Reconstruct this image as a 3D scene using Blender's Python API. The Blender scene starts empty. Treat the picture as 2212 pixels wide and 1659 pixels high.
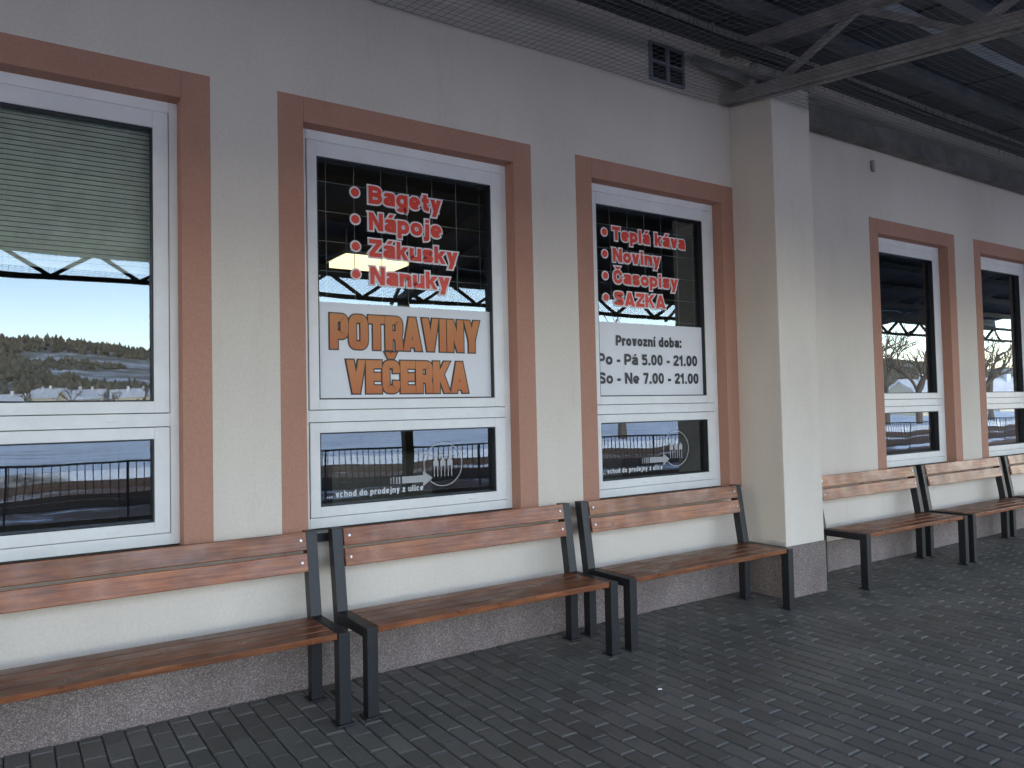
import bpy, math, random
from mathutils import Vector, Matrix, noise
random.seed(7)
S=bpy.context.scene
COL=bpy.context.collection
# ------------------------------------------------------------------ materials
def mat(name):
    m=bpy.data.materials.new(name); m.use_nodes=True
    nt=m.node_tree; b=nt.nodes['Principled BSDF']
    return m,nt,b
def N(nt,t,**k):
    n=nt.nodes.new(t)
    for a,v in k.items():
        if a in n.inputs.keys(): n.inputs[a].default_value=v
        else: setattr(n,a,v)
    return n
def coords(nt,scale=(1,1,1)):
    tc=N(nt,'ShaderNodeTexCoord'); mp=N(nt,'ShaderNodeMapping'); mp.inputs['Scale'].default_value=scale
    nt.links.new(tc.outputs['Object'],mp.inputs['Vector']); return mp.outputs['Vector']
def ramp(nt,src,stops):
    r=N(nt,'ShaderNodeValToRGB'); e=r.color_ramp.elements
    while len(e)<len(stops): e.new(0.5)
    for i,(p,c) in enumerate(stops):
        e[i].position=p; e[i].color=(c[0],c[1],c[2],1)
    nt.links.new(src,r.inputs['Fac']); return r.outputs['Color']
def noise_t(nt,vec,scale,detail=5,rough=0.6):
    n=N(nt,'ShaderNodeTexNoise'); n.inputs['Scale'].default_value=scale; n.inputs['Detail'].default_value=detail; n.inputs['Roughness'].default_value=rough
    nt.links.new(vec,n.inputs['Vector']); return n.outputs['Fac']
def bump(nt,b,src,strength,dist=0.01):
    n=N(nt,'ShaderNodeBump'); n.inputs['Strength'].default_value=strength; n.inputs['Distance'].default_value=dist
    nt.links.new(src,n.inputs['Height']); nt.links.new(n.outputs['Normal'],b.inputs['Normal'])
def mixc(nt,a,bb,fac,mode='MULTIPLY'):
    m=N(nt,'ShaderNodeMix'); m.data_type='RGBA'; m.blend_type=mode
    if isinstance(fac,float): m.inputs[0].default_value=fac
    else: nt.links.new(fac,m.inputs[0])
    nt.links.new(a,m.inputs[6]); nt.links.new(bb,m.inputs[7]); return m.outputs[2]
def speck(name,c1,c2,scale,rough=0.9,bs=0.3,bd=0.004,large=True,fine=220):
    m,nt,b=mat(name); v=coords(nt)
    col=ramp(nt,noise_t(nt,v,scale),[(0.3,c1),(0.7,c2)])
    if large:
        l=ramp(nt,noise_t(nt,coords(nt,(1,1,.35)),1.3,6,.65),[(0.25,(.84,.83,.82)),(0.6,(1,1,1))])
        col=mixc(nt,col,l,1.0)
    nt.links.new(col,b.inputs['Base Color']); b.inputs['Roughness'].default_value=rough
    bump(nt,b,noise_t(nt,v,fine,3,.7),bs,bd); return m
M={}
m,nt,b=mat('cream_plaster'); v=coords(nt)
col=ramp(nt,noise_t(nt,v,60),[(.3,(.735,.65,.56)),(.7,(.81,.728,.635))])
col=mixc(nt,col,ramp(nt,noise_t(nt,coords(nt,(1,1,.4)),.8,7,.6),[(.28,(.86,.85,.845)),(.62,(1,1,1))]),1.0)
col=mixc(nt,col,ramp(nt,noise_t(nt,coords(nt,(3,3,.5)),2.2,5,.7),[(.28,(.90,.885,.87)),(.42,(1,1,1))]),.6)
col=mixc(nt,col,ramp(nt,noise_t(nt,v,9,4,.6),[(.24,(.72,.69,.66)),(.29,(1,1,1))]),.8)
nt.links.new(col,b.inputs['Base Color']); b.inputs['Roughness'].default_value=.93; bump(nt,b,noise_t(nt,v,150,3,.7),.6,.004); M['plaster']=m
M['salmon']=speck('salmon_plaster',(.46,.235,.165),(.53,.28,.20),70,.92,.4,.004,True,150)
m,nt,b=mat('plinth_render'); v=coords(nt)
vo=N(nt,'ShaderNodeTexVoronoi'); vo.inputs['Scale'].default_value=230; nt.links.new(v,vo.inputs['Vector'])
sp=N(nt,'ShaderNodeSeparateColor'); nt.links.new(vo.outputs['Color'],sp.inputs[0])
c=ramp(nt,sp.outputs[0],[(0,(.14,.105,.095)),(.35,(.205,.16,.145)),(.7,(.265,.21,.19)),(1,(.44,.37,.34))])
l=ramp(nt,noise_t(nt,coords(nt,(1,1,.5)),2.6,6,.65),[(.3,(.70,.68,.67)),(.65,(1,1,1))]); nt.links.new(mixc(nt,c,l,1.0),b.inputs['Base Color'])
b.inputs['Roughness'].default_value=.8; bump(nt,b,vo.outputs['Distance'],.4,.003); M['plinth']=m
m,nt,b=mat('white_upvc'); v=coords(nt)
nt.links.new(ramp(nt,noise_t(nt,v,3,6,.7),[(.3,(.76,.74,.72)),(.6,(.86,.845,.82))]),b.inputs['Base Color']); b.inputs['Roughness'].default_value=.35; M['upvc']=m
def plain(name,c,rough=.5,metal=0,var=.12,scale=12,bs=0.0):
    m,nt,b=mat(name); v=coords(nt)
    nt.links.new(ramp(nt,noise_t(nt,v,scale,5,.65),[(.3,tuple(x*(1-var) for x in c)),(.7,tuple(min(1,x*(1+var)) for x in c))]),b.inputs['Base Color'])
    b.inputs['Roughness'].default_value=rough; b.inputs['Metallic'].default_value=metal
    if bs: bump(nt,b,noise_t(nt,v,scale*6,3),bs,.003)
    return m
M['gasket']=plain('black_gasket',(.02,.02,.022),.5)
M['sill']=plain('dark_sill',(.025,.025,.028),.4)
M['steel']=plain('black_painted_steel',(.012,.012,.015),.45,0,.3,25,.15)
M['bolt']=plain('zinc_bolt',(.5,.5,.52),.4,1)
M['canopysteel']=plain('grey_painted_steel',(.33,.31,.30),.65,0,.35,5,.1)
M['purlin']=plain('grey_purlin',(.17,.17,.19),.6,0,.3,3)
M['darksteel']=plain('dark_cable',(.028,.028,.032),.65)
M['roof']=plain('blue_grey_sheet',(.065,.08,.115),.5,.1,.35,1.5)
M['painted_daylight_strip']=plain('painted_daylight_sheet',(.42,.50,.60),.5,0,.2,2)  # opaque pale blue: daylight through the roof put into the colour
M['netting']=plain('grey_net',(.15,.15,.15),.7)
M['ledge']=plain('dirty_ledge',(.25,.225,.21),.85,0,.4,4)
M['vent']=plain('vent_frame',(.22,.23,.27),.5)
M['interior']=plain('interior_paint',(.21,.19,.155),.8)
M['blind']=plain('blind_slat',(.82,.82,.70),.6)
M['panel']=plain('white_sign_foil',(.80,.79,.80),.45,0,.03,2)
M['red']=plain('red_foil',(.84,.065,.035),.4,0,.05)
M['white']=plain('white_foil',(.88,.83,.82),.4,0,.04)
M['olive']=plain('dark_outline_foil',(.05,.036,.022),.5)
M['black']=plain('black_foil',(.035,.035,.038),.5)
M['grille']=plain('grille_wire',(.5,.5,.48),.5)
M['rust']=plain('rusty_rail',(.12,.075,.055),.6)
M['housewall']=plain('house_render',(.70,.62,.48),.9)
M['snowroof']=plain('snow_roof',(.74,.75,.78),.7,0,.2,.8)
M['dark']=plain('dark_pane',(.02,.022,.028),.15)
M['bark']=plain('bark',(.16,.12,.085),.9)
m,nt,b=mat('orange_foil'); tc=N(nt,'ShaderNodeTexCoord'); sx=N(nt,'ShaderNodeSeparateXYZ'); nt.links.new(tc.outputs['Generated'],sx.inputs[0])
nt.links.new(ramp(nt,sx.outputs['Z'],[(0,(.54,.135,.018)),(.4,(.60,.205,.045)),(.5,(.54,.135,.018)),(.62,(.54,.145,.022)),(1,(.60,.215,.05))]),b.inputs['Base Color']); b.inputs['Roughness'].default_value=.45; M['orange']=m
def foil(name,al):
    m=bpy.data.materials.new(name); m.use_nodes=True; b=m.node_tree.nodes['Principled BSDF']
    b.inputs['Base Color'].default_value=(.80,.81,.81,1); b.inputs['Alpha'].default_value=al; b.inputs['Roughness'].default_value=.5; return m
M['frost']=foil('frosted_foil',.5); M['frosttext']=foil('frosted_letter_foil',.8)
# wood
m,nt,b=mat('varnished_wood'); v=coords(nt,(.8,20,20))
g=noise_t(nt,v,2.8,8,.78); c=ramp(nt,g,[(.30,(.075,.020,.007)),(.42,(.23,.064,.018)),(.55,(.37,.122,.036)),(.70,(.54,.21,.075))])
v2=coords(nt,(1,1,1)); l=ramp(nt,noise_t(nt,coords(nt,(1,3,3)),3.0,6,.7),[(.32,(.50,.44,.40)),(.58,(1.0,1.0,1.0))])
kn=N(nt,'ShaderNodeTexVoronoi'); kn.inputs['Scale'].default_value=3.1; nt.links.new(coords(nt,(1,4,2.4)),kn.inputs['Vector'])
kc=ramp(nt,kn.outputs['Distance'],[(.03,(.35,.25,.2)),(.08,(1,1,1))])
oi=N(nt,'ShaderNodeAttribute'); oi.attribute_name='tone'
c=mixc(nt,mixc(nt,mixc(nt,c,l,1.0),kc,1.0),oi.outputs['Color'],1.0)
nt.links.new(c,b.inputs['Base Color']); nt.links.new(ramp(nt,noise_t(nt,v2,5,5,.6),[(.35,(.24,.24,.24)),(.65,(.44,.44,.44))]),b.inputs['Roughness']); b.inputs['Specular IOR Level'].default_value=.5; bump(nt,b,g,.3,.002); M['wood']=m
# pavers
m,nt,b=mat('concrete_pavers'); v=coords(nt)
a=N(nt,'ShaderNodeAttribute'); a.attribute_name='tone'
c=ramp(nt,noise_t(nt,v,90,4,.7),[(.3,(.115,.111,.104)),(.7,(.175,.169,.158))])
l=ramp(nt,noise_t(nt,v,.9,7,.65),[(.3,(.66,.66,.66)),(.65,(1.05,1.05,1.05))])
c=mixc(nt,mixc(nt,c,l,1.0),a.outputs['Color'],1.0)
nt.links.new(c,b.inputs['Base Color'])
nt.links.new(ramp(nt,noise_t(nt,v,1.6,5),[(.3,(.42,.42,.42)),(.7,(.62,.62,.62))]),b.inputs['Roughness']); b.inputs['Specular IOR Level'].default_value=.5; bump(nt,b,noise_t(nt,v,260,3,.7),.35,.0015); M['paver']=m
M['joint']=speck('joint_sand',(.045,.043,.04),(.09,.085,.075),80,.95)
m,nt,b=mat('snowy_ground'); v=coords(nt,(.2,1,1))
nt.links.new(ramp(nt,noise_t(nt,v,.9,8,.65),[(.32,(.10,.085,.07)),(.40,(.38,.36,.34)),(.44,(.84,.86,.90))]),b.inputs['Base Color']); b.inputs['Roughness'].default_value=.8; M['ground']=m
m,nt,b=mat('ballast_with_snow'); v=coords(nt,(.12,1,1))
nt.links.new(ramp(nt,noise_t(nt,v,2.2,8,.7),[(.40,(.16,.085,.06)),(.52,(.26,.17,.13)),(.56,(.82,.84,.88))]),b.inputs['Base Color']); b.inputs['Roughness'].default_value=.9; M['ballast']=m
m,nt,b=mat('hill_scrub'); v=coords(nt)
nt.links.new(ramp(nt,noise_t(nt,v,.03,9,.75),[(.32,(.17,.15,.11)),(.45,(.26,.23,.18)),(.53,(.38,.35,.30)),(.60,(.74,.75,.78))]),b.inputs['Base Color']); b.inputs['Roughness'].default_value=.9; M['hill']=m
M['forest']=speck('forest_mass',(.105,.10,.07),(.22,.19,.14),.08,.95,0,.01,False)
# glass
m=bpy.data.materials.new('window_glass'); m.use_nodes=True; nt=m.node_tree; nt.nodes.clear()
o=N(nt,'ShaderNodeOutputMaterial'); gl=N(nt,'ShaderNodeBsdfGlossy'); gl.inputs['Roughness'].default_value=0.0; gl.inputs['Color'].default_value=(.74,.88,1,1)
tr=N(nt,'ShaderNodeBsdfTransparent'); tr.inputs['Color'].default_value=(.90,.93,.91,1)
fr=N(nt,'ShaderNodeFresnel'); fr.inputs['IOR'].default_value=1.5
ma=N(nt,'ShaderNodeMath'); ma.operation='MULTIPLY_ADD'; ma.inputs[1].default_value=1.7; ma.inputs[2].default_value=.085; ma.use_clamp=True
mx=N(nt,'ShaderNodeMixShader'); nt.links.new(fr.outputs[0],ma.inputs[0]); nt.links.new(ma.outputs[0],mx.inputs[0]); nt.links.new(tr.outputs[0],mx.inputs[1]); nt.links.new(gl.outputs[0],mx.inputs[2]); nt.links.new(mx.outputs[0],o.inputs[0])
v=coords(nt); bp=N(nt,'ShaderNodeBump'); bp.inputs['Strength'].default_value=.09; bp.inputs['Distance'].default_value=.01
nt.links.new(noise_t(nt,v,2.2,1,.4),bp.inputs['Height']); nt.links.new(bp.outputs[0],gl.inputs['Normal']); M['glass']=m
m=bpy.data.materials.new('lamp_diffuser'); m.use_nodes=True; nt=m.node_tree; b=nt.nodes['Principled BSDF']
b.inputs['Base Color'].default_value=(.9,.85,.7,1); b.inputs['Emission Color'].default_value=(1,.84,.5,1); b.inputs['Emission Strength'].default_value=2; M['lamp']=m

# ------------------------------------------------------------------ mesh builder
class B:
    def __init__(s): s.v=[];s.f=[];s.m=[];s.tone=[];s.t=(1,1,1)
    def quad(s,pts,mi=0):
        n=len(s.v); s.v+= [tuple(p) for p in pts]; s.f.append(tuple(range(n,n+len(pts)))); s.m.append(mi); s.tone.append(s.t)
    def hexa(s,p,mi=0):
        n=len(s.v); s.v+=[tuple(q) for q in p]
        for f in ((0,3,2,1),(4,5,6,7),(0,1,5,4),(1,2,6,5),(2,3,7,6),(3,0,4,7)):
            s.f.append(tuple(n+i for i in f)); s.m.append(mi); s.tone.append(s.t)
    def box(s,x0,x1,y0,y1,z0,z1,mi=0):
        s.hexa([(x0,y0,z0),(x1,y0,z0),(x1,y1,z0),(x0,y1,z0),(x0,y0,z1),(x1,y0,z1),(x1,y1,z1),(x0,y1,z1)],mi)
    def beam(s,a,b,w,h,mi=0,up=(0,0,1)):
        a=Vector(a);b=Vector(b);d=(b-a).normalized(); sd=d.cross(Vector(up))
        if sd.length<1e-4: sd=Vector((1,0,0))
        sd.normalize(); u=sd.cross(d)
        q=[]
        for c in (a,b):
            for i,j in ((-1,-1),(1,-1),(1,1),(-1,1)): q.append(c+sd*(i*w/2)+u*(j*h/2))
        s.hexa(q,mi)
    def cyl(s,a,b,r0,r1,n=8,mi=0):
        a=Vector(a);b=Vector(b);d=(b-a).normalized(); sd=d.cross(Vector((0,0,1)))
        if sd.length<1e-3: sd=Vector((1,0,0))
        sd.normalize(); u=sd.cross(d); k=len(s.v)
        for c,r in ((a,r0),(b,r1)):
            for i in range(n):
                t=2*math.pi*i/n; s.v.append(tuple(c+sd*(r*math.cos(t))+u*(r*math.sin(t))))
        for i in range(n):
            j=(i+1)%n; s.f.append((k+i,k+j,k+n+j,k+n+i)); s.m.append(mi); s.tone.append(s.t)
        s.f.append(tuple(k+i for i in reversed(range(n)))); s.m.append(mi); s.tone.append(s.t)
        s.f.append(tuple(k+n+i for i in range(n))); s.m.append(mi); s.tone.append(s.t)
    def obj(s,name,mats,parent=None,bevel=0,loc=None,smooth=False):
        me=bpy.data.meshes.new(name); off=Vector(loc) if loc else Vector((0,0,0))
        me.from_pydata([tuple(Vector(p)-off) for p in s.v],[],s.f)
        for k in mats: me.materials.append(M[k])
        me.polygons.foreach_set('material_index',s.m)
        at=me.color_attributes.new('tone','FLOAT_COLOR','CORNER'); arr=[]
        for p,t in zip(me.polygons,s.tone): arr+=[t[0],t[1],t[2],1.0]*p.loop_total
        at.data.foreach_set('color',arr)
        me.update()
        o=bpy.data.objects.new(name,me); o.location=off; COL.objects.link(o)
        if parent: put(o,parent)
        if bevel:
            bm=o.modifiers.new('bevel','BEVEL'); bm.width=bevel; bm.segments=2; bm.limit_method='ANGLE'
        if smooth:
            for p in me.polygons: p.use_smooth=True
        return o
def wloc(o):
    v=Vector(o.location)
    while o.parent: o=o.parent; v+=Vector(o.location)
    return v
def put(o,parent):
    o.location=Vector(o.location)-wloc(parent); o.parent=parent
def empty(name,loc=(0,0,0),label=None,cat=None,group=None):
    e=bpy.data.objects.new(name,None); e.location=loc; e.empty_display_size=.2; COL.objects.link(e); tag(e,label,cat,group); return e
def tag(o,label=None,cat=None,group=None,kind=None):
    if label:o['label']=label
    if cat:o['category']=cat
    if group:o['group']=group
    if kind:o['kind']=kind
    return o

# ------------------------------------------------------------------ camera
F=1650;th=math.radians(33.65);p=math.radians(1.98);rho=math.radians(1.26)
r0=Vector((math.cos(th),-math.sin(th),0));f=Vector((math.sin(th)*math.cos(p),math.cos(th)*math.cos(p),math.sin(p)));u0=r0.cross(f)
up=u0*math.cos(rho)+r0*math.sin(rho);rt=r0*math.cos(rho)-u0*math.sin(rho)
cam=bpy.data.cameras.new('camera'); cam.lens=36*F/2212; cam.sensor_width=36; cam.clip_end=3000; cam.clip_start=.05
co=bpy.data.objects.new('camera',cam); COL.objects.link(co)
co.matrix_world=Matrix(((rt.x,up.x,-f.x,0),(rt.y,up.y,-f.y,-4.343),(rt.z,up.z,-f.z,1.55),(0,0,0,1)))
S.camera=co

# ------------------------------------------------------------------ building
bld=empty('station_building',(0,0,0),'cream plastered railway station building with salmon window surrounds','station building')
WIN=[(-.71,.79,-.60,.665),(1.46,2.94,1.57,2.81),(3.64,5.06,3.755,4.92),(7.40,8.77,7.52,8.62),(9.51,10.86,9.63,10.70)]
ZB,ZT=.86,3.42; BW=.15
X0,X1=-14,26; HT=5.2
wb=B()
xs=[X0]
for w in WIN: xs+= [w[0]-BW,w[1]+BW]
xs.append(X1)
for i in range(len(xs)-1):
    a,c=xs[i],xs[i+1]
    if i%2==0: wb.quad([(a,0,0),(c,0,0),(c,0,HT),(a,0,HT)])
    else:
        wb.quad([(a,0,0),(c,0,0),(c,0,ZB),(a,0,ZB)]); wb.quad([(a,0,ZT),(c,0,ZT),(c,0,HT),(a,0,HT)])
wb.quad([(X0,10,0),(X0,0,0),(X0,0,HT),(X0,10,HT)]); wb.quad([(X1,0,0),(X1,10,0),(X1,10,HT),(X1,0,HT)])
wb.quad([(X1,10,0),(X0,10,0),(X0,10,HT),(X1,10,HT)]); wb.quad([(X0,0,HT),(X1,0,HT),(X1,10,HT),(X0,10,HT)])
wb.obj('wall',['plaster'],bld)
pb=B(); pb.box(5.20,5.70,-.43,0.0,.41,4.20); pb.obj('pillar',['plaster'],bld,.006)
pb=B(); pb.box(5.192,5.708,-.438,-.02,-.02,.412); pb.obj('pillar_base',['plinth'],bld,.006)
pb=B(); pb.box(X0,5.19,-.02,.0,-.02,.27); pb.box(5.71,X1,-.02,.0,-.02,.27); pb.obj('plinth',['plinth'],bld,.005)
pb=B(); pb.box(5.72,X1,-.12,-.001,4.12,4.32); pb.obj('cornice',['ledge'],bld,.006)
rb=B()
rx0,rx1,ry0,ry1=-12,24,.19,5.2
rb.quad([(rx0,ry1,.05),(rx1,ry1,.05),(rx1,ry1,3.5),(rx0,ry1,3.5)]); rb.quad([(rx0,ry0,.05),(rx1,ry0,.05),(rx1,ry1,.05),(rx0,ry1,.05)]); rb.quad([(rx0,ry0,3.5),(rx1,ry0,3.5),(rx1,ry1,3.5),(rx0,ry1,3.5)])
for x in (rx0,1.12,6.2,9.1,rx1): rb.box(x-.06,x+.06,ry0,ry1,.05,3.5)
for i in range(len(xs)-1):
    a,c=xs[i]+.1,xs[i+1]-.1
    if i%2==0: rb.quad([(a-.1,ry0,.05),(c+.1,ry0,.05),(c+.1,ry0,3.5),(a-.1,ry0,3.5)])
    else: rb.quad([(a-.1,ry0,.05),(c+.1,ry0,.05),(c+.1,ry0,ZB),(a-.1,ry0,ZB)]); rb.quad([(a-.1,ry0,3.3),(c+.1,ry0,3.3),(c+.1,ry0,3.5),(a-.1,ry0,3.5)])
for (x,w,h) in ((2.2,.9,1.2),(4.3,1.0,1.1),(8.2,.8,1.3)): rb.box(x,x+w,1.6,2.0,.06,h)
rb.obj('interior_room',['interior'],bld)
for k,(a,c,ga,gc) in enumerate(WIN):
    sb=B()
    sb.box(a-BW,a,-.004,.185,ZB,ZT); sb.box(c,c+BW,-.004,.185,ZB,ZT); sb.box(a,c,-.004,.185,3.27,ZT)
    sb.obj('window_surround',['salmon'],bld,.003,loc=(a,0,ZB))
    fb=B(); e=.045
    fb.box(a,a+e,.10,.175,.875,3.27); fb.box(c-e,c,.10,.175,.875,3.27); fb.box(a+e,c-e,.10,.175,3.21,3.27); fb.box(a+e,c-e,.10,.175,.875,.935); fb.box(a+e,c-e,.10,.175,1.505,1.575)
    def ring(x0,x1,z0,z1,gx0,gx1,gz0,gz1,y0,y1):
        fb.box(x0,gx0,y0,y1,z0,z1); fb.box(gx1,x1,y0,y1,z0,z1); fb.box(gx0,gx1,y0,y1,z0,gz0); fb.box(gx0,gx1,y0,y1,gz1,z1)
    ring(a+e+.004,c-e-.004,1.579,3.206,ga,gc,1.64,3.115,.092,.16)
    ring(a+e+.004,c-e-.004,.939,1.501,ga,gc,1.00,1.44,.092,.16)
    for hx in (ga+.35*(gc-ga),gc-.22):
        fb.box(hx,hx+.045,.084,.0915,.96,.972); fb.box(hx,hx+.045,.094,.0995,1.53,1.54)
    wo=fb.obj('window',['upvc'],bld,.005,loc=(a,.1,.875))
    gb=B()
    for (z0,z1) in ((1.64,3.115),(1.0,1.44)):
        t=.008
        gb.box(ga,ga+t,.098,.15,z0,z1); gb.box(gc-t,gc,.098,.15,z0,z1); gb.box(ga+t,gc-t,.098,.15,z0,z0+t); gb.box(ga+t,gc-t,.098,.15,z1-t,z1)
    gb.obj('gasket',['gasket'],wo)
    gb=B()
    gb.quad([(ga,.14,1.64),(gc,.14,1.64),(gc,.14,3.115),(ga,.14,3.115)]); gb.quad([(ga,.141,1.0),(gc,.141,1.0),(gc,.141,1.44),(ga,.141,1.44)])
    gb.obj('glass',['glass'],wo,loc=(a,.14,1))
    gb=B(); gb.box(a-.02,c+.02,-.045,.10,.842,.868); gb.box(a-.02,c+.02,-.05,-.045,.82,.868); gb.obj('sill',['sill'],wo,.002)
    if k==0:
        gb=B(); z=3.12
        while z>2.36:
            gb.hexa([(ga,.20,z-.019),(gc,.20,z-.019),(gc,.212,z+.005),(ga,.212,z+.005),(ga,.20,z-.0175),(gc,.20,z-.0175),(gc,.212,z+.0065),(ga,.212,z+.0065)]); z-=.026
        for cx in (ga+.2,ga+.72,gc-.12): gb.box(cx,cx+.003,.192,.195,2.35,3.12)
        gb.box(ga,gc,.196,.215,2.334,2.350)
        gb.obj('blind',['blind'],wo)
    if k in (1,2):
        gb=B(); x=a+.05
        while x<c: gb.box(x-.0018,x+.0018,.30,.3036,1.6,3.25); x+=.19
        z=1.70
        while z<3.25: gb.box(a,c,.305,.3086,z-.0018,z+.0018); z+=.19
        gb.obj('grille',['grille'],wo)
vb=B(); vx0,vx1,vz0,vz1=4.26,4.64,4.15,4.46; t=.018; mxx=(vx0+vx1)/2; mz=(vz0+vz1)/2
vb.box(vx0,vx0+t,-.03,.0,vz0,vz1);vb.box(vx1-t,vx1,-.03,.0,vz0,vz1);vb.box(mxx-t,mxx+t,-.03,.0,vz0,vz1);vb.box(vx0+t,vx1-t,-.028,.0,vz0,vz0+t);vb.box(vx0+t,vx1-t,-.028,.0,vz1-t,vz1);vb.box(vx0+t,vx1-t,-.028,.0,mz-t/2,mz+t/2)
vo_=vb.obj('vent_window',['vent'],bld,.002,loc=(vx0,0,vz0))
vb=B(); vb.box(vx0+.01,vx1-.01,-.012,-.002,vz0+.01,vz1-.01); vb.obj('pane',['dark'],vo_)
vb=B(); vb.box(7.31,7.35,-.03,0,3.93,4.00); vb.cyl((7.32,-.02,3.93),(7.32,-.02,3.89),.011,.013); vb.cyl((7.342,-.02,3.93),(7.342,-.02,3.89),.011,.013)
tag(vb.obj('wall_sensor',['canopysteel'],None,.002,loc=(7.3,0,3.95)),'small grey twin wall sensor on cream plaster','sensor')
lb=B(); lb.box(2.9,3.6,3.0,3.5,3.12,3.18)
lo=lb.obj('ceiling_lamp',['lamp'],None,.004,loc=(3.2,3.2,3.1)); tag(lo,'lit rectangular lamp hanging inside behind the shop window','lamp')
lb=B(); lb.box(2.88,3.62,2.98,3.52,3.182,3.22); lb.cyl((3.0,3.25,3.22),(3.0,3.25,3.5),.01,.01); lb.cyl((3.4,3.25,3.22),(3.4,3.25,3.5),.01,.01); lb.obj('housing',['upvc'],lo)

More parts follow.
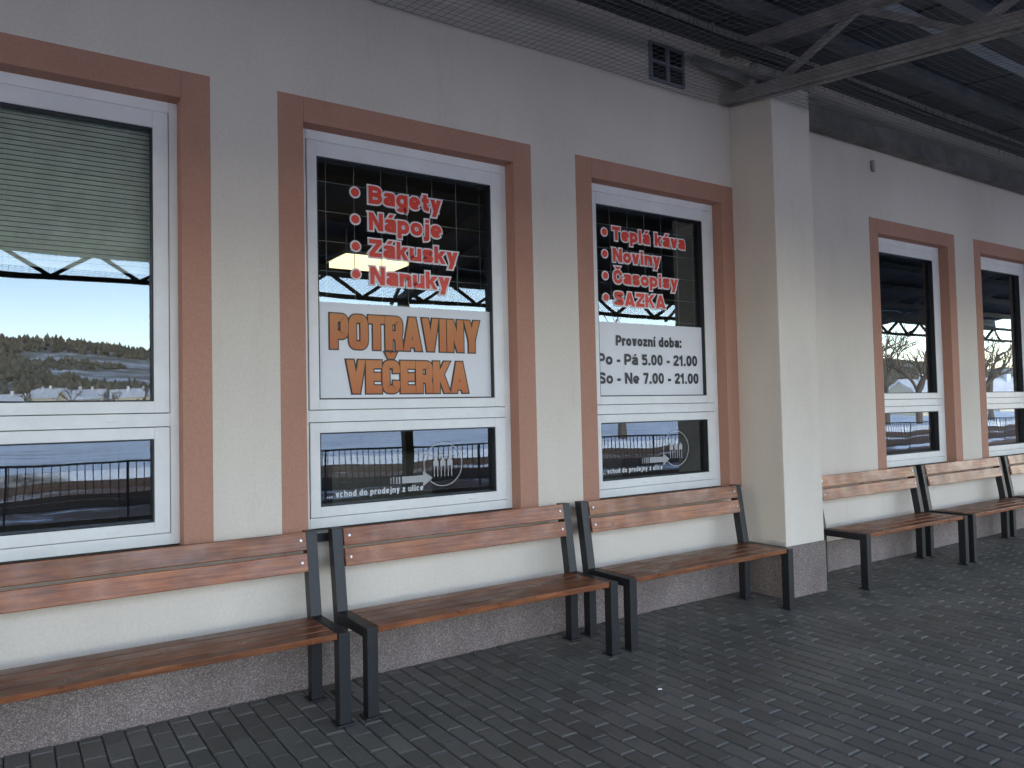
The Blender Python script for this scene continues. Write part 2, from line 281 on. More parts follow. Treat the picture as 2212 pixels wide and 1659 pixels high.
# ------------------------------------------------------------------ lettering : heavy stroke letters
def sup(cx,cz,rx,rz,a0,a1,n=14,ex=2.6):
    out=[]
    for i in range(n+1):
        t=math.radians(a0+(a1-a0)*i/n); c_,s_=math.cos(t),math.sin(t)
        out.append((cx+rx*math.copysign(abs(c_)**(2/ex),c_),cz+rz*math.copysign(abs(s_)**(2/ex),s_)))
    return out
def glyph(ch,qx,qz,ex=2.6,dx=None):
    dq=qx if dx is None else dx
    xh=.74; dc=-.27
    L=lambda *p_: ('L',list(p_)); D=lambda *a_: ('D',)+a_
    acc={'á':('a','A'),'í':('ı','A'),'Č':('C','V'),'č':('c','V')}
    if ch in acc:
        b_,k=acc[ch]; w,st=glyph(b_,qx,qz,ex,dx); top=1.0 if b_.isupper() else xh
        m_=w/2
        if k=='A': st=st+[D(m_-.03,top+.07,m_+.10,top+.27,.9)]
        else: st=st+[D(m_-.15,top+.25,m_-.02,top+.06,.75),D(m_+.15,top+.25,m_+.02,top+.06,.75)]
        return w,st
    if ch==' ': return .30,[]
    W={'B':.80,'N':.82,'Z':.72,'T':.72,'S':.76,'A':.86,'K':.82,'P':.76,'O':.82,'R':.78,'V':.80,'I':.36,'Y':.80,'E':.68,'C':.78,
       'a':.68,'g':.70,'e':.70,'t':.46,'y':.70,'p':.70,'o':.72,'j':.34,'k':.70,'u':.70,'s':.64,'n':.70,'l':.32,'v':.68,'i':.32,'ı':.32,'r':.48,'d':.70,'b':.70,'c':.64,'h':.70,'z':.60,
       '5':.62,'0':.64,'2':.62,'1':.44,'7':.60,'.':.28,':':.28,'-':.38}
    w=W[ch]; r=w-qx; c=w/2; t=1-qz
    H=xh-qz
    def bowl(z0,z1,x0=qx,x1=r):
        return L(*([(x0,z1)]+sup((x0+x1)/2,(z0+z1)/2,(x1-x0)/2,(z1-z0)/2,90,-90,14,ex)+[(x0,z0)]))
    st={
    'I':lambda:[L((c,0),(c,1))],'l':lambda:[L((c,0),(c,1))],'ı':lambda:[L((c,0),(c,xh))],
    'i':lambda:[L((c,0),(c,xh)),L((c,1-1.6*qz),(c,1))],
    'j':lambda:[L((r,xh),(r,-.1),(r-.04,dc+qz+.02),(0,dc+qz)),L((r,1-1.6*qz),(r,1))],
    'T':lambda:[L((c,0),(c,1-2*qz)),L((0,t),(w,t))],
    'E':lambda:[L((qx,0),(qx,1)),L((2*qx,t),(w,t)),L((2*qx,.5),(w-.05,.5)),L((2*qx,qz),(w,qz))],
    'P':lambda:[L((qx,0),(qx,1)),bowl(.40,t)],
    'B':lambda:[L((qx,0),(qx,1)),bowl(.52,t,qx,r-.03),bowl(qz,.52)],
    'R':lambda:[L((qx,0),(qx,1)),bowl(.45,t),L((c,.45),(r-.06,.40),(r-.01,.28),(r,.0))],
    'O':lambda:[L(*sup(c,.5,c-qx,.5-qz,0,360,32,ex))],'0':lambda:[L(*sup(c,.5,c-qx,.5-qz,0,360,32,ex))],
    'C':lambda:[L(*([(r,.62)]+sup(c,.5,c-qx,.5-qz,12,348,30,ex)[1:-1]+[(r,.38)]))],
    'V':lambda:[D(dq,1,c,0),D(w-dq,1,c,0)],
    'A':lambda:[D(dq,0,c,1),D(w-dq,0,c,1),L((c-.2,.22),(c+.2,.22))],
    'N':lambda:[L((qx,0),(qx,1)),L((r,0),(r,1)),D(qx,1,r,0)],
    'Y':lambda:[L((c,0),(c,.45)),D(dq,1,c,.36),D(w-dq,1,c,.36)],
    'K':lambda:[L((qx,0),(qx,1)),D(w-dq,1,qx+.06,.38),D(c-.06,.62,w-dq,0)],
    'Z':lambda:[L((0,t),(w,t)),L((0,qz),(w,qz)),D(w-dq-.02,1-2*qz+.01,dq+.02,2*qz-.01)],
    'S':lambda:[L((r,.70),(r-.02,.83),(r-.10,t-.01),(c,t),(qx+.10,t-.015),(qx+.01,.83),(qx,.72),(qx+.05,.61),(c,.52),(r-.06,.42),(r,.30),(r-.01,.17),(r-.10,qz+.015),(c,qz),(qx+.10,qz+.01),(qx+.01,.17),(qx,.30))],
    'o':lambda:[L(*sup(c,xh/2,c-qx,xh/2-qz,0,360,32,ex))],
    'a':lambda:[L((qx+.01,.52),(qx+.04,.61),(c,H),(r-.05,.62),(r,.52),(r,0)),L((r,.42),(c,.39),(qx+.04,.33),(qx,.21),(qx+.04,qz+.03),(c-.03,qz),(r-.06,qz+.05),(r,.24))],
    'g':lambda:[L(*sup(c,xh/2,c-qx,xh/2-qz,0,360,32,ex)),L((r,xh),(r,-.04),(r-.05,dc+qz+.03),(c,dc+qz),(qx+.05,dc+qz+.02),(qx,-.07))],
    'e':lambda:[L(*([(r,.33)]+sup(c,xh/2,c-qx,xh/2-qz,4,318,28,ex))),L((2*qx-.02,.34),(r,.34))],
    'c':lambda:[L(*sup(c,xh/2,c-qx,xh/2-qz,38,322,28,ex))],
    't':lambda:[L((c-.02,.95),(c-.02,.2),(c+.03,qz+.02),(w,qz)),L((0,H),(w,H))],
    'y':lambda:[D(dq,xh,c,.02),D(w-dq,xh,c-.13,dc)],
    'v':lambda:[D(dq,xh,c,0),D(w-dq,xh,c,0)],
    'k':lambda:[L((qx,0),(qx,1)),D(w-dq,xh,qx+.06,.28),D(c-.05,.46,w-dq,0)],
    'u':lambda:[L((qx,xh),(qx,.22),(qx+.04,qz+.04),(c-.02,qz),(r-.05,qz+.05),(r,.25)),L((r,0),(r,xh))],
    'n':lambda:[L((qx,0),(qx,xh)),L((qx,.5),(qx+.05,H-.05),(c+.02,H),(r-.04,H-.04),(r,.5),(r,0))],
    'h':lambda:[L((qx,0),(qx,1)),L((qx,.5),(qx+.05,H-.05),(c+.02,H),(r-.04,H-.04),(r,.5),(r,0))],
    'r':lambda:[L((qx,0),(qx,xh)),L((qx,.46),(qx+.06,H-.04),(w,H))],
    's':lambda:[L((r,.52),(r-.04,.62),(c,H),(qx+.05,.62),(qx,.53),(qx+.05,.44),(c,.38),(r-.05,.32),(r,.22),(r-.05,.12),(c,qz),(qx+.04,.12),(qx,.23))],
    'p':lambda:[L((qx,dc),(qx,xh)),L(*sup(c,xh/2,c-qx,xh/2-qz,0,360,32,ex))],
    'b':lambda:[L((qx,0),(qx,1)),L(*sup(c,xh/2,c-qx,xh/2-qz,0,360,32,ex))],
    'd':lambda:[L((r,0),(r,1)),L(*sup(c,xh/2,c-qx,xh/2-qz,0,360,32,ex))],
    'z':lambda:[L((0,H),(w,H)),L((0,qz),(w,qz)),D(w-dq-.02,xh-2*qz+.01,dq+.02,2*qz-.01)],
    '1':lambda:[L((r-.03,0),(r-.03,1)),L((r-.03,.86),(.10,.72),(0,.70))],
    '7':lambda:[L((0,t),(w,t)),D(w-dq,1-2*qz+.01,c-.08,0)],
    '2':lambda:[L((qx,.68),(qx+.02,.83),(c,t),(r-.03,.84),(r,.70),(r-.05,.56),(qx+.06,.24),(qx,qz+.04)),L((0,qz),(w,qz))],
    '5':lambda:[L((w-.04,t),(qx+.02,t),(qx+.01,.52)),L((qx,.50),(c,.60),(r-.03,.53),(r,.34),(r-.04,.16),(c,qz),(qx+.03,.13),(qx,.25))],
    '.':lambda:[L((c,0),(c,2*qz))],':':lambda:[L((c,0),(c,2*qz)),L((c,xh-2*qz),(c,xh))],
    '-':lambda:[L((0,.36),(w,.36))],
    }
    return w,st[ch]()
LAY=[0]
def add_text(b,txt,x0,x1,zbase,cap,y,t,g=0.0,gap=.10,ex=2.6,dfac=1.12):
    def total(sx):
        qx=t/2/sx; W_=0
        for ch in txt: W_+=glyph(ch,qx,t/2/cap,ex)[0]+gap
        return W_-gap
    sx=(x1-x0)/total(cap); qx=t/2/sx; qz=t/2/cap
    x=x0
    def strip(pts,hw):
        P=[Vector((q[0],q[1])) for q in pts]
        closed=(P[0]-P[-1]).length<1e-5
        if len(P)>4 and not closed and len(P)<20:
            Q=[P[0]]
            for i in range(len(P)-1):
                p0=P[max(0,i-1)];p1=P[i];p2=P[i+1];p3=P[min(len(P)-1,i+2)]
                for s_ in (.25,.5,.75,1):
                    a_=s_*s_; c_=a_*s_
                    Q.append(.5*((2*p1)+(p2-p0)*s_+(2*p0-5*p1+4*p2-p3)*a_+(3*p1-p0-3*p2+p3)*c_))
            P=Q
        if not closed and g:
            P[0]=P[0]+(P[0]-P[1]).normalized()*g; P[-1]=P[-1]+(P[-1]-P[-2]).normalized()*g
        l=[];r_=[]; m_=len(P)
        for i in range(m_):
            if closed: pa,pb_=P[(i-1)%(m_-1)],P[(i+1)%(m_-1)]
            else: pa,pb_=P[max(0,i-1)],P[min(m_-1,i+1)]
            d1=(P[i]-pa); d2=(pb_-P[i])
            if d1.length<1e-7:d1=d2
            if d2.length<1e-7:d2=d1
            d1=d1.normalized();d2=d2.normalized(); tn=(d1+d2)
            tn=tn.normalized() if tn.length>1e-4 else d1
            nn=Vector((-tn.y,tn.x)); k=hw/max(.55,nn.dot(Vector((-d1.y,d1.x))))
            l.append(P[i]+nn*k); r_.append(P[i]-nn*k)
        yy=y-.00004*(LAY[0]%9); LAY[0]+=1
        k0=len(b.v)
        for u,v_ in zip(l,r_): b.v.append((u.x,yy,u.y)); b.v.append((v_.x,yy,v_.y))
        for i in range(m_-1):
            q=k0+2*i; b.f.append((q,q+1,q+3,q+2)); b.m.append(0); b.tone.append((1,1,1))
    for ch in txt:
        w,st=glyph(ch,qx,qz,ex,qx*dfac)
        for s_ in st:
            if s_[0]=='L': strip([(x+a_*sx,zbase+c_*cap) for a_,c_ in s_[1]],t/2+g)
            else:
                ax,az,bx,bz=x+s_[1]*sx,zbase+s_[2]*cap,x+s_[3]*sx,zbase+s_[4]*cap
                if az<bz: ax,az,bx,bz=bx,bz,ax,az
                f_=(s_[5] if len(s_)>5 else 1); hh=t/2*dfac*f_+g*1.25
                if abs(ax-bx)>1.2*abs(az-bz)*.6 and len(s_)<=5: hh*=1.15
                e=(ax-bx)/(az-bz)*g
                yy=y-.00004*(LAY[0]%9); LAY[0]+=1
                b.quad([(bx-hh-e,yy,bz-g),(bx+hh-e,yy,bz-g),(ax+hh+e,yy,az+g),(ax-hh+e,yy,az+g)])
        x+=(w+gap)*sx
def disc(b,x,z,r,y,mi=0,n=20):
    b.quad([(x+r*math.cos(2*math.pi*i/n),y,z+r*math.sin(2*math.pi*i/n)) for i in range(n)],mi)
def lettering(lines,bx,lab):
    fb=B(); ob=B()
    for (t,x0,x1,zb,cap) in lines:
        add_text(ob,t,x0,x1,zb,cap,.1365,.028,.0105,gap=.09,ex=2.3); add_text(fb,t,x0,x1,zb,cap,.133,.028,0,gap=.09,ex=2.3)
        disc(ob,bx,zb+cap*.5,.038,.136); disc(fb,bx,zb+cap*.5,.027,.133)
    o=fb.obj('window_lettering',['red'],None,loc=(lines[0][1],.133,2.3)); tag(o,lab,'lettering')
    ob.obj('lettering_outline',['white'],o)
lettering([('Bagety',1.92,2.44,2.88,.114),('Nápoje',1.92,2.44,2.71,.114),('Zákusky',1.92,2.56,2.54,.114),('Nanuky',1.925,2.495,2.365,.114)],1.83,'red white-outlined bulleted food words on dark window')
lettering([('Teplá káva',3.95,4.75,2.862,.108),('Noviny',3.95,4.46,2.692,.108),('Časopisy',3.95,4.655,2.522,.108),('SAZKA',3.955,4.505,2.352,.108)],3.87,'red white-outlined bulleted goods words on dark window')
pb=B(); pb.box(1.572,2.802,.128,.138,1.648,2.235); so=pb.obj('shop_sign',['panel'],None,loc=(1.57,.13,1.64)); tag(so,'white sign with large orange words in shop window','sign')
a=B();c=B(); 
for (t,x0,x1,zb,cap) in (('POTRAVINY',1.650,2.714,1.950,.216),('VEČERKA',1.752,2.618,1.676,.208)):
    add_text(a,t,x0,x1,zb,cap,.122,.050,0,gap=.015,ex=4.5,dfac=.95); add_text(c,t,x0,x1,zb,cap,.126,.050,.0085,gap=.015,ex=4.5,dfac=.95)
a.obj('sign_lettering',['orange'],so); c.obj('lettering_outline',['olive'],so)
pb=B(); pb.box(3.758,4.915,.128,.138,1.648,2.215); so=pb.obj('opening_hours_sign',['panel'],None,loc=(3.76,.13,1.64)); tag(so,'white opening hours sign with black text in window','sign')
a=B()
for (t,x0,x1,zb,cap) in (('Provozní doba:',3.95,4.665,2.035,.082),('Po - Pá 5.00 - 21.00',3.765,4.845,1.885,.088),('So - Ne 7.00 - 21.00',3.765,4.855,1.738,.088)):
    add_text(a,t,x0,x1,zb,cap,.124,.0205,gap=.09,ex=2.3)
a.obj('sign_lettering',['black'],so)
for (cx,cz,r,tx0,tx1,tz,ax0,ax1,az) in ((2.42,1.205,.145,1.62,2.27,1.045,2.04,2.34,1.12),(4.58,1.21,.145,3.78,4.42,1.05,4.2,4.5,1.13)):
    a=B(); n=40; y=.134
    for i in range(n):
        t0=2*math.pi*i/n;t1=2*math.pi*(i+1)/n
        a.quad([(cx+q*math.cos(t),y,cz+q*math.sin(t)) for q,t in ((r,t0),(r,t1),(r-.006,t1),(r-.006,t0))])
    a.quad([(ax0+.08,y,az-.022),(ax1-.07,y,az-.022),(ax1-.07,y,az+.022),(ax0+.08,y,az+.022)])
    a.quad([(ax1-.07,y,az-.05),(ax1,y,az),(ax1-.07,y,az+.05)])
    for i in range(4): a.quad([(ax0+i*.019,y,az-.022),(ax0+i*.019+.011-.002*(3-i),y,az-.022),(ax0+i*.019+.011-.002*(3-i),y,az+.022),(ax0+i*.019,y,az+.022)])
    for i in range(3):
        hx=cx-.075+i*.052; a.quad([(hx,y-.001,cz-.01),(hx+.040,y-.001,cz-.01),(hx+.040,y-.001,cz+.02),(hx+.02,y-.001,cz+.05),(hx,y-.001,cz+.02)])
        a.quad([(hx+.004,y-.001,cz-.08),(hx+.010,y-.001,cz-.08),(hx+.010,y-.001,cz-.01),(hx+.004,y-.001,cz-.01)]); a.quad([(hx+.030,y-.001,cz-.08),(hx+.036,y-.001,cz-.08),(hx+.036,y-.001,cz-.01),(hx+.030,y-.001,cz-.01)])
    so=tag(a.obj('entrance_sticker',['frost'],None,loc=(cx,y,cz)),'pale arrow and circle entrance sticker on lower pane','sticker')
    a=B(); add_text(a,'... vchod do prodejny z ulice',tx0,tx1,tz,.038,y,.0082,gap=.14); a.obj('sticker_lettering',['frosttext'],so)

# ------------------------------------------------------------------ benches
def bench(x0,x1,group):
    e=empty('bench',((x0+x1)/2,-.4,0),'varnished wooden slat bench on black steel frames by station wall','bench',group)
    w=.06; ia,ib=x0+w/2,x1-w/2; ox=random.uniform(-.3,.3)
    sb=B(); y=-.640
    for i in range(4):
        tn=random.uniform(.62,.98); sb.t=(tn,tn*random.uniform(.93,1.0),tn*.96)
        dz=random.uniform(-.0015,.0015)
        sb.box(ia+.003,ib-.003,y,y+.092,.425,.457+dz); y+=.102
    sb.obj('seat',['wood'],e,.004,loc=((x0+x1)/2+ox,-.45,.44))
    bb=B(); 
    A=Vector((0,-.245,.43)); T=Vector((0,-.152,.905)); d=(T-A).normalized(); nrm=Vector((0,-d.z,d.y))
    P=lambda x,s_,o_: (x,A.y+d.y*s_+nrm.y*o_,A.z+d.z*s_+nrm.z*o_)
    for s0,s1 in ((.265,.365),(.381,.481)):
        tn=random.uniform(.8,1.2); bb.t=(tn,tn*random.uniform(.92,1.05),tn*.95)
        bb.hexa([P(ia+.003,s0,.022),P(ib-.003,s0,.022),P(ib-.003,s0,-.006),P(ia+.003,s0,-.006),P(ia+.003,s1,.022),P(ib-.003,s1,.022),P(ib-.003,s1,-.006),P(ia+.003,s1,-.006)])
    bo=bb.obj('backrest',['wood'],e,.004,loc=((x0+x1)/2-ox,-.2,.8))
    kb=B()
    for s_ in (.315,.435):
        for x in (ia+.035,ib-.035): kb.cyl(P(x,s_,.02),P(x,s_,.027),.010,.007,10)
    kb.obj('bolt',['bolt'],bo)
    for x in (x0,x1):
        lb=B()
        lb.box(x-w/2,x+w/2,-.648,-.583,.0,.455)
        lb.box(x-w/2,x+w/2,-.583,-.237,.400,.455)
        lb.box(x-w/2,x+w/2,-.237,-.172,.0,.455)
        q=[]
        for c_ in (Vector((0,-.210,.40)),Vector((0,-.134,.905))):
            for xx,yy in ((x-w/2,-.034),(x+w/2,-.034),(x+w/2,.034),(x-w/2,.034)): q.append((xx-(0.0015 if xx<x else -.0015),c_.y+yy,c_.z))
        lb.hexa(q)
        for yy in (-.665,-.255): lb.box(x-.048,x+.048,yy,yy+.10,.0,.008)
        if x<(x0+x1)/2: lb.box(x+w/2,x+.075,-.56,-.26,.405,.423)
        else: lb.box(x-.075,x-w/2,-.56,-.26,.405,.423)
        lb.obj('leg',['steel'],e,.003,loc=(x,-.4,0))
    return e
for x0,x1 in ((-.21,1.42),(1.57,3.20),(3.36,4.96),(5.99,7.60),(7.76,9.37),(9.53,11.14)): bench(x0,x1,'row of station benches')

# ------------------------------------------------------------------ platform paving
def paving():
    g=B(); L,Wd,ch,gap=.2,.1,.009,.0018
    x=-3.0; i=0
    while x<19:
        off=(L/2 if i%2 else 0)+random.gauss(0,.001)
        y=-7.0+ -off
        while y<-.02:
            y0=max(y+gap,-7.0);y1=min(y+L-gap,-.021); xa=x+gap;xb=x+Wd-gap
            if y1-y0>.03:
                sagz=.005*noise.noise(Vector((x*.8,y*.8,0)))
                dz=random.gauss(0,.0008)+sagz; ta=random.gauss(0,.0004); tb=random.gauss(0,.0008)
                tn=random.uniform(.80,1.18); g.t=(tn,tn*random.uniform(.98,1.0),tn*random.uniform(.94,1.0))
                c=[(xa,y0),(xb,y0),(xb,y1),(xa,y1)]; ci=[(xa+ch,y0+ch),(xb-ch,y0+ch),(xb-ch,y1-ch),(xa+ch,y1-ch)]
                sg=[(-1,-1),(1,-1),(1,1),(-1,1)]
                n=len(g.v)
                for (u,v_),s_ in zip(c,sg): g.v.append((u,v_,-.02))
                for (u,v_),s_ in zip(c,sg): g.v.append((u,v_,-.007+dz+ta*s_[0]+tb*s_[1]))
                for (u,v_),s_ in zip(ci,sg): g.v.append((u,v_,dz+ta*s_[0]+tb*s_[1]))
                fs=[(n+8,n+9,n+10,n+11)]
                for k in range(4):
                    j=(k+1)%4; fs.append((n+4+k,n+4+j,n+8+j,n+8+k)); fs.append((n+k,n+j,n+4+j,n+4+k))
                for f_ in fs: g.f.append(f_); g.m.append(0); g.tone.append(g.t)
            y+=L
        x+=Wd; i+=1
    return g
tag(paving().obj('pavement',['paver']),kind='structure')
g=B(); g.box(-40,60,-7.0,-.0,-.4,-.014); g.box(-40,60,-7.35,-7.0,-.4,.002); tag(g.obj('platform',['joint']),kind='structure')
for (x,y) in ((1.55,-.35),(3.0,-1.25)):
    g=B(); a_=random.uniform(0,3); g.cyl((x,y,.008),(x+.022*math.cos(a_),y+.022*math.sin(a_),.008),.004,.004,8)
    tag(g.obj('cigarette_end',['panel'],None,loc=(x,y,0)),'small white cigarette end lying on grey pavers','litter','litter on the pavement')
g=B(); nx=90; x0,x1=-1500,2400
ys=[60,20,0,-7.4,-10,-20,-35,-50,-80,-100,-130,-160,-200,-240,-280]+[-310-1500*((i+1)/34)**1.4 for i in range(34)]
HH=58; YS=-320
def hz(x,y):
    b0=-.41+max(0,min(-y-100,220))*.034
    if y>YS: return b0
    return b0+(min(1,(YS-y)/420.))**1.2*HH*(1+.45*noise.noise(Vector((x*.0045,y*.002,1.7)))+.12*noise.noise(Vector((x*.014,y*.006,4))))
for j,y in enumerate(ys):
    for i in range(nx+1):
        x=x0+(x1-x0)*i/nx
        g.v.append((x,y,hz(x,y)))
for j in range(len(ys)-1):
    for i in range(nx):
        a_=j*(nx+1)+i; g.f.append((a_,a_+nx+1,a_+nx+2,a_+1)); g.m.append(0 if ys[j+1]>=-165 else 1); g.tone.append((1,1,1))
tag(g.obj('ground',['ground','hill'],smooth=True),kind='structure')
g=B()
for i in range(26000):
    y=random.uniform(-800,-345); x=random.uniform(-250,1500)
    if noise.noise(Vector((x*.006,y*.01,9)))<-.22 and y>-660: continue
    z=hz(x,y)-1; h=random.uniform(3,6.5); r=random.uniform(1.3,2.6)
    k=len(g.v); nn=5
    for q,(zz,rr) in enumerate(((.15,.7),(.5,1))):
        for t in range(nn): 
            A_=2*math.pi*t/nn+q*.5; R=r*rr*random.uniform(.5,1.25); g.v.append((x+R*math.cos(A_),y+R*math.sin(A_),z+h*zz*random.uniform(.8,1.2)))
    g.v.append((x,y,z+h*random.uniform(.85,1.2)))
    for t in range(nn):
        u=(t+1)%nn; g.f.append((k+t,k+u,k+nn+u,k+nn+t)); g.m.append(0); g.tone.append((1,1,1))
        g.f.append((k+nn+t,k+nn+u,k+2*nn)); g.m.append(0); g.tone.append((1,1,1))
tag(g.obj('wood',['forest']),'distant mixed wood covering the low hill','wood',kind='stuff')
for yy in (-9.6,-14.4,-19.2):
    g=B()
    for s_ in (-.72,.72): g.box(-80,160,yy+s_-.035,yy+s_+.035,-.30,-.16)
    x=-30
    while x<60: g.box(x,x+.24,yy-1.25,yy+1.25,-.42,-.292); x+=.65
    g.hexa([(-80,yy-1.9,-.42),(160,yy-1.9,-.42),(160,yy+1.9,-.42),(-80,yy+1.9,-.42),(-80,yy-1.4,-.305),(160,yy-1.4,-.305),(160,yy+1.4,-.305),(-80,yy+1.4,-.305)],1)
    tag(g.obj('railway_track',['rust','ballast'],None,loc=(0,yy,-.3)),'rusty railway track lying in snow','railway track','parallel railway tracks')
g=B(); y=-12.0
for k in range(0,180,4): 
    x=-12+k*.5; g.box(x-.02,x+.02,y-.02,y+.02,-.42,.75)
for z in (.72,-.15): g.box(-12,78,y-.02,y+.02,z,z+.04)
x=-12
while x<78: g.box(x-.008,x+.008,y-.008,y+.008,-.12,.72); x+=.14
tag(g.obj('railing',['darksteel'],None,loc=(0,y,-.4)),'dark steel railing between the snowy railway tracks','railing')
g=B(); g.box(-60,140,-24.5,-22.5,-.4,.0); tag(g.obj('far_platform',['ground']),kind='structure')
def house(x,y,w,d_,h,rot,wallmat='housewall'):
    z0=hz(x,y)-.3
    e=empty('house',(x,y,z0),'pale rendered village house with snowy gable roof','house','village houses beyond the tracks')
    def R(b_):
        for i,v_ in enumerate(b_.v):
            a_=Vector(v_); a_.rotate(Matrix.Rotation(rot,3,'Z')); b_.v[i]=(x+a_.x,y+a_.y,z0+a_.z)
    b_=B(); b_.box(-w/2,w/2,-d_/2,d_/2,0,h); b_.quad([(-w/2,-d_/2,h),(-w/2,d_/2,h),(-w/2,0,h+d_*.35)]); b_.quad([(w/2,-d_/2,h),(w/2,0,h+d_*.35),(w/2,d_/2,h)]); R(b_); b_.obj('wall',[wallmat],e)
    b_=B()
    for s_ in (-1,1): b_.hexa([(-w/2-.4,s_*(d_/2+.4),h-.2),(w/2+.4,s_*(d_/2+.4),h-.2),(w/2+.4,0,h+d_*.35),(-w/2-.4,0,h+d_*.35),(-w/2-.4,s_*(d_/2+.4),h),(w/2+.4,s_*(d_/2+.4),h),(w/2+.4,0,h+d_*.35+.25),(-w/2-.4,0,h+d_*.35+.25)])
    b_.box(-.4,.4,.6,1.2,h+1,h+d_*.35+1); R(b_); b_.obj('roof',['snowroof'],e)
    b_=B()
    for k in range(3):
        xx=-w/2+w*(k+.5)/3
        b_.box(xx-.5,xx+.5,d_/2,d_/2+.03,1,2.4); b_.box(xx-.5,xx+.5,-d_/2-.03,-d_/2,1,2.4)
    R(b_); b_.obj('window',['dark'],e)
hr=random.Random(3)
for (x,y) in ((-6,-285),(2,-262),(11,-296),(19,-266),(26,-300),(31,-255),(40,-290),(46,-262),(56,-300),(120,-280),(66,-275),(112,-56),(148,-60),(150,-290),(14,-310)): house(x,y,hr.uniform(6,9),hr.uniform(6,7.5),hr.uniform(2.6,3.4),hr.uniform(-.6,.6))
def tree(x,y,h,seed):
    rnd=random.Random(seed); z0=hz(x,y)-.02; e=empty('tree',(x,y,z0),'bare leafless winter tree standing in snowy ground','tree','bare trees beyond the tracks')
    tb=B(); cb=B()
    def grow(p_,d_,l,r,lev):
        q=p_+d_*l; (tb if lev<1 else cb).cyl(p_,q,r,r*.68,6 if lev<2 else 3)
        if lev>=5: return
        for k in range(3 if lev<4 else 2):
            nd=(d_+Vector((rnd.gauss(0,.5),rnd.gauss(0,.5),rnd.gauss(.12,.35)))).normalized(); grow(q-d_*(l*rnd.uniform(0,.35)),nd,l*rnd.uniform(.6,.82),r*.62,lev+1)
    grow(Vector((x,y,z0)),Vector((rnd.uniform(-.05,.05),0,1)).normalized(),h*.3,h*.028,0)
    tb.obj('trunk',['bark'],e); cb.obj('crown',['bark'],e)
for i,(x,y,h) in enumerate(((31,-30,10),(37,-28,9),(56,-28,9),(60,-33,11),(66,-31,10),(72,-29,9),(79,-31,11),(28,-36,9),(88,-36,11),(24,-230,8),(5,-240,8),(16,-245,8),(33,-235,8))): tree(x,y,h,i+3)

# ------------------------------------------------------------------ canopy
can=empty('platform_canopy',(5.45,-6,0),'dark steel platform canopy with lattice trusses and sheet roof','canopy')
SL=.135
zb=lambda y: 4.15+SL*y
zt=lambda y: 4.58+SL*y
YE=-6.2; PX=5.14; RZ=4.80
rb=B(); x=-13.0; per=1.0; 
pr=[(0,0),(.02,.03),(.04,.03),(.06,0),(1.0,0)]
while x<25:
    for (u0_,h0),(u1_,h1) in zip(pr[:-1],pr[1:]):
        rb.quad([(x+u0_,0.0,RZ+h0),(x+u1_,0.0,RZ+h1),(x+u1_,YE-.2,RZ+SL*(YE-.2)+h1),(x+u0_,YE-.2,RZ+SL*(YE-.2)+h0)])
    x+=per
rb.obj('roof',['roof'],can,loc=(0,-3,4.5))
for ya,yb in ((-1.20,-1.06),(-2.32,-2.22),(-3.4,-3.3)):
    b_=B(); b_.quad([(-13,ya,RZ+SL*ya-.006),(25,ya,RZ+SL*ya-.006),(25,yb,RZ+SL*yb-.006),(-13,yb,RZ+SL*yb-.006)]); b_.obj('painted_daylight_strip',['painted_daylight_strip'],can)  # strips below the solid roof; their daylight is painted, nothing shines through
b_=B(); b_.box(-13,25,YE-.26,YE-.22,3.64,4.06); b_.obj('sky_block_fascia',['roof'],can)  # unseen board added to block reflected sky between edge truss and roof
for y in (-.55,-1.6,-2.65,-3.7,-4.75,-5.8):
    b_=B(); z=RZ-.055+SL*y; b_.box(-13,25,y-.03,y+.03,z-.07,z+.045); b_.box(-13,25,y-.055,y+.055,z-.08,z-.07); b_.obj('purlin',['purlin'],can)
for tx in (-12+PX,-6+PX,PX,PX+6,PX+12):
    b_=B()
    for dx in (-.045,.045): b_.beam((tx+dx,-.02,zb(0)),(tx+dx,YE+.1,zb(YE+.1)),.06,.08)
    b_.beam((tx,-.02,zt(0)),(tx,YE+.1,zt(YE+.1)),.10,.09)
    y=-.5
    while y>YE+.8:
        b_.beam((tx,y,zb(y)+.02),(tx,y-.75,zt(y-.75)-.02),.045,.045); b_.beam((tx,y-.75,zt(y-.75)-.02),(tx,y-1.5,zb(y-1.5)+.02),.045,.045); y-=1.5
    b_.obj('truss',['canopysteel'],can,loc=(tx,0,4.3))
    b_=B(); b_.box(tx-.07,tx+.07,YE+.08,YE+.22,.0,3.3); b_.box(tx-.14,tx+.14,YE+.01,YE+.29,0,.02); b_.obj('post',['darksteel'],can,.004)
b_=B(); ye=YE+.15
b_.box(-13,25,ye-.04,ye+.04,3.26,3.32); b_.box(-13,25,ye-.04,ye+.04,3.60,3.66)
x=-12.55
while x<24: b_.beam((x,ye,3.30),(x+.5,ye,3.62),.045,.045,up=(0,1,0)); b_.beam((x+.5,ye,3.62),(x+1.0,ye,3.30),.045,.045,up=(0,1,0)); x+=1.0
b_.obj('edge_truss',['darksteel'],can,loc=(0,ye,3.3))
b_=B(); b_.beam((5.2,-.30,4.22),(4.75,-.02,4.42),.05,.07); b_.beam((PX,-.3,4.2),(5.7,-.05,4.55),.05,.06); b_.box(5.0,5.75,-.46,-.38,4.205,4.30); b_.box(5.24,5.66,-.36,-.04,4.205,4.235); b_.obj('bracket',['canopysteel'],can)
b_=B(); 
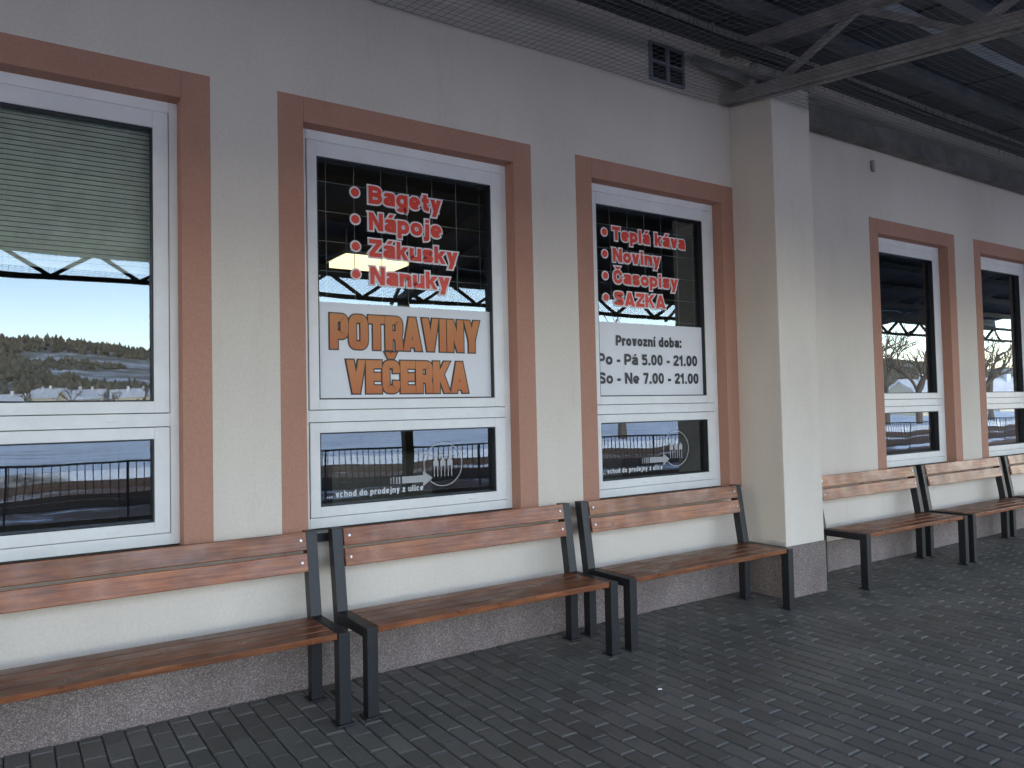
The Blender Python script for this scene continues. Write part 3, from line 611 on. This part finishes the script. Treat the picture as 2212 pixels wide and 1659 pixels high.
for (yy,zz,r) in ((-.47,4.30,.03),(-.53,4.31,.022),(-.42,4.33,.02),(-.50,4.355,.02)):
    x=-13.0
    while x<25:
        b_.cyl((x,yy+.006*math.sin(x*2.1+zz*40),zz+.008*math.sin(x*1.7+yy*30)),(x+.5,yy+.006*math.sin((x+.5)*2.1+zz*40),zz+.008*math.sin((x+.5)*1.7+yy*30)),r,r,6); x+=.5
x=-2.0
while x<16: 
    b_.beam((x,-.5,4.3),(x+random.uniform(-.02,.02),-.5+random.uniform(-.05,.05),4.42),.003,.003); b_.beam((x,-.5,4.3),(x+random.uniform(-.02,.02),-.5+random.uniform(-.05,.05),4.22),.003,.003); x+=.07
tag(b_.obj('cable_bundle',['darksteel'],None,loc=(5,-.5,4.3)),'dark cable bundle with bird spikes under the canopy','cable')
b_=B(); pitch=.06
def netpt(x,s_):
    y=-.015-s_
    z=4.11 if s_<.2 else zb(y)-.055
    k=min(1,s_/.4)*.8+.2
    z+= k*(-.012*math.sin(x*3.1+s_*2)-.03*noise.noise(Vector((x*1.2,s_*1.2,0))))
    return Vector((x+.015*noise.noise(Vector((x*2,s_*2,5))),y,z))
x=-1.5
def strand(p_,q,r=.0013):
    d_=(q-p_); sd=d_.cross(Vector((0,0,1))).normalized()*r; k=len(b_.v)
    for c_ in (p_,q): b_.v+= [tuple(c_+sd),tuple(c_-sd),tuple(c_-Vector((0,0,1.5*r)))]
    for i in range(3): b_.f.append((k+i,k+(i+1)%3,k+3+(i+1)%3,k+3+i)); b_.m.append(0); b_.tone.append((1,1,1))
while x<13:
    s_=0 if not 5.19<x<5.71 else .44
    while s_<6.0:
        st=.4
        strand(netpt(x,s_),netpt(x,min(6.0,s_+st))); s_+=st
    x+=pitch
s_=0
while s_<6.0:
    x=-1.5
    while x<13:
        if s_>.43 or not (4.6<x<5.7): strand(netpt(x,s_),netpt(x+.5,s_))
        x+=.5
    s_+=pitch
tag(b_.obj('bird_net',['netting'],None,loc=(5,-3,4)),'grey bird netting stretched below the canopy trusses','netting')

# ------------------------------------------------------------------ light
EL=math.radians(22); AZ=math.radians(-18)
w=bpy.data.worlds.new('World'); S.world=w; w.use_nodes=True; nt=w.node_tree
sk=nt.nodes.new('ShaderNodeTexSky'); sk.sky_type='NISHITA'; sk.sun_disc=False; sk.sun_elevation=EL; sk.sun_rotation=AZ; sk.altitude=400; sk.air_density=1.0; sk.dust_density=.3; sk.ozone_density=1.2
sm=nt.nodes.new('ShaderNodeMix'); sm.data_type='RGBA'; sm.blend_type='MULTIPLY'; sm.inputs[0].default_value=1; sm.inputs[7].default_value=(1.20,.975,.86,1)
nt.links.new(sk.outputs[0],sm.inputs[6]); nt.links.new(sm.outputs[2],nt.nodes['Background'].inputs[0]); nt.nodes['Background'].inputs[1].default_value=.95
sl=bpy.data.lights.new('sun','SUN'); sl.energy=5.0; sl.angle=math.radians(.5); sl.color=(1,.9,.76); so=bpy.data.objects.new('sun',sl); COL.objects.link(so)
sd=Vector((math.sin(AZ)*math.cos(EL),math.cos(AZ)*math.cos(EL),math.sin(EL))); so.rotation_euler=sd.to_track_quat('Z','Y').to_euler(); so.location=(0,20,20)
S.view_settings.view_transform='Standard'; S.view_settings.look='None'; S.view_settings.exposure=0
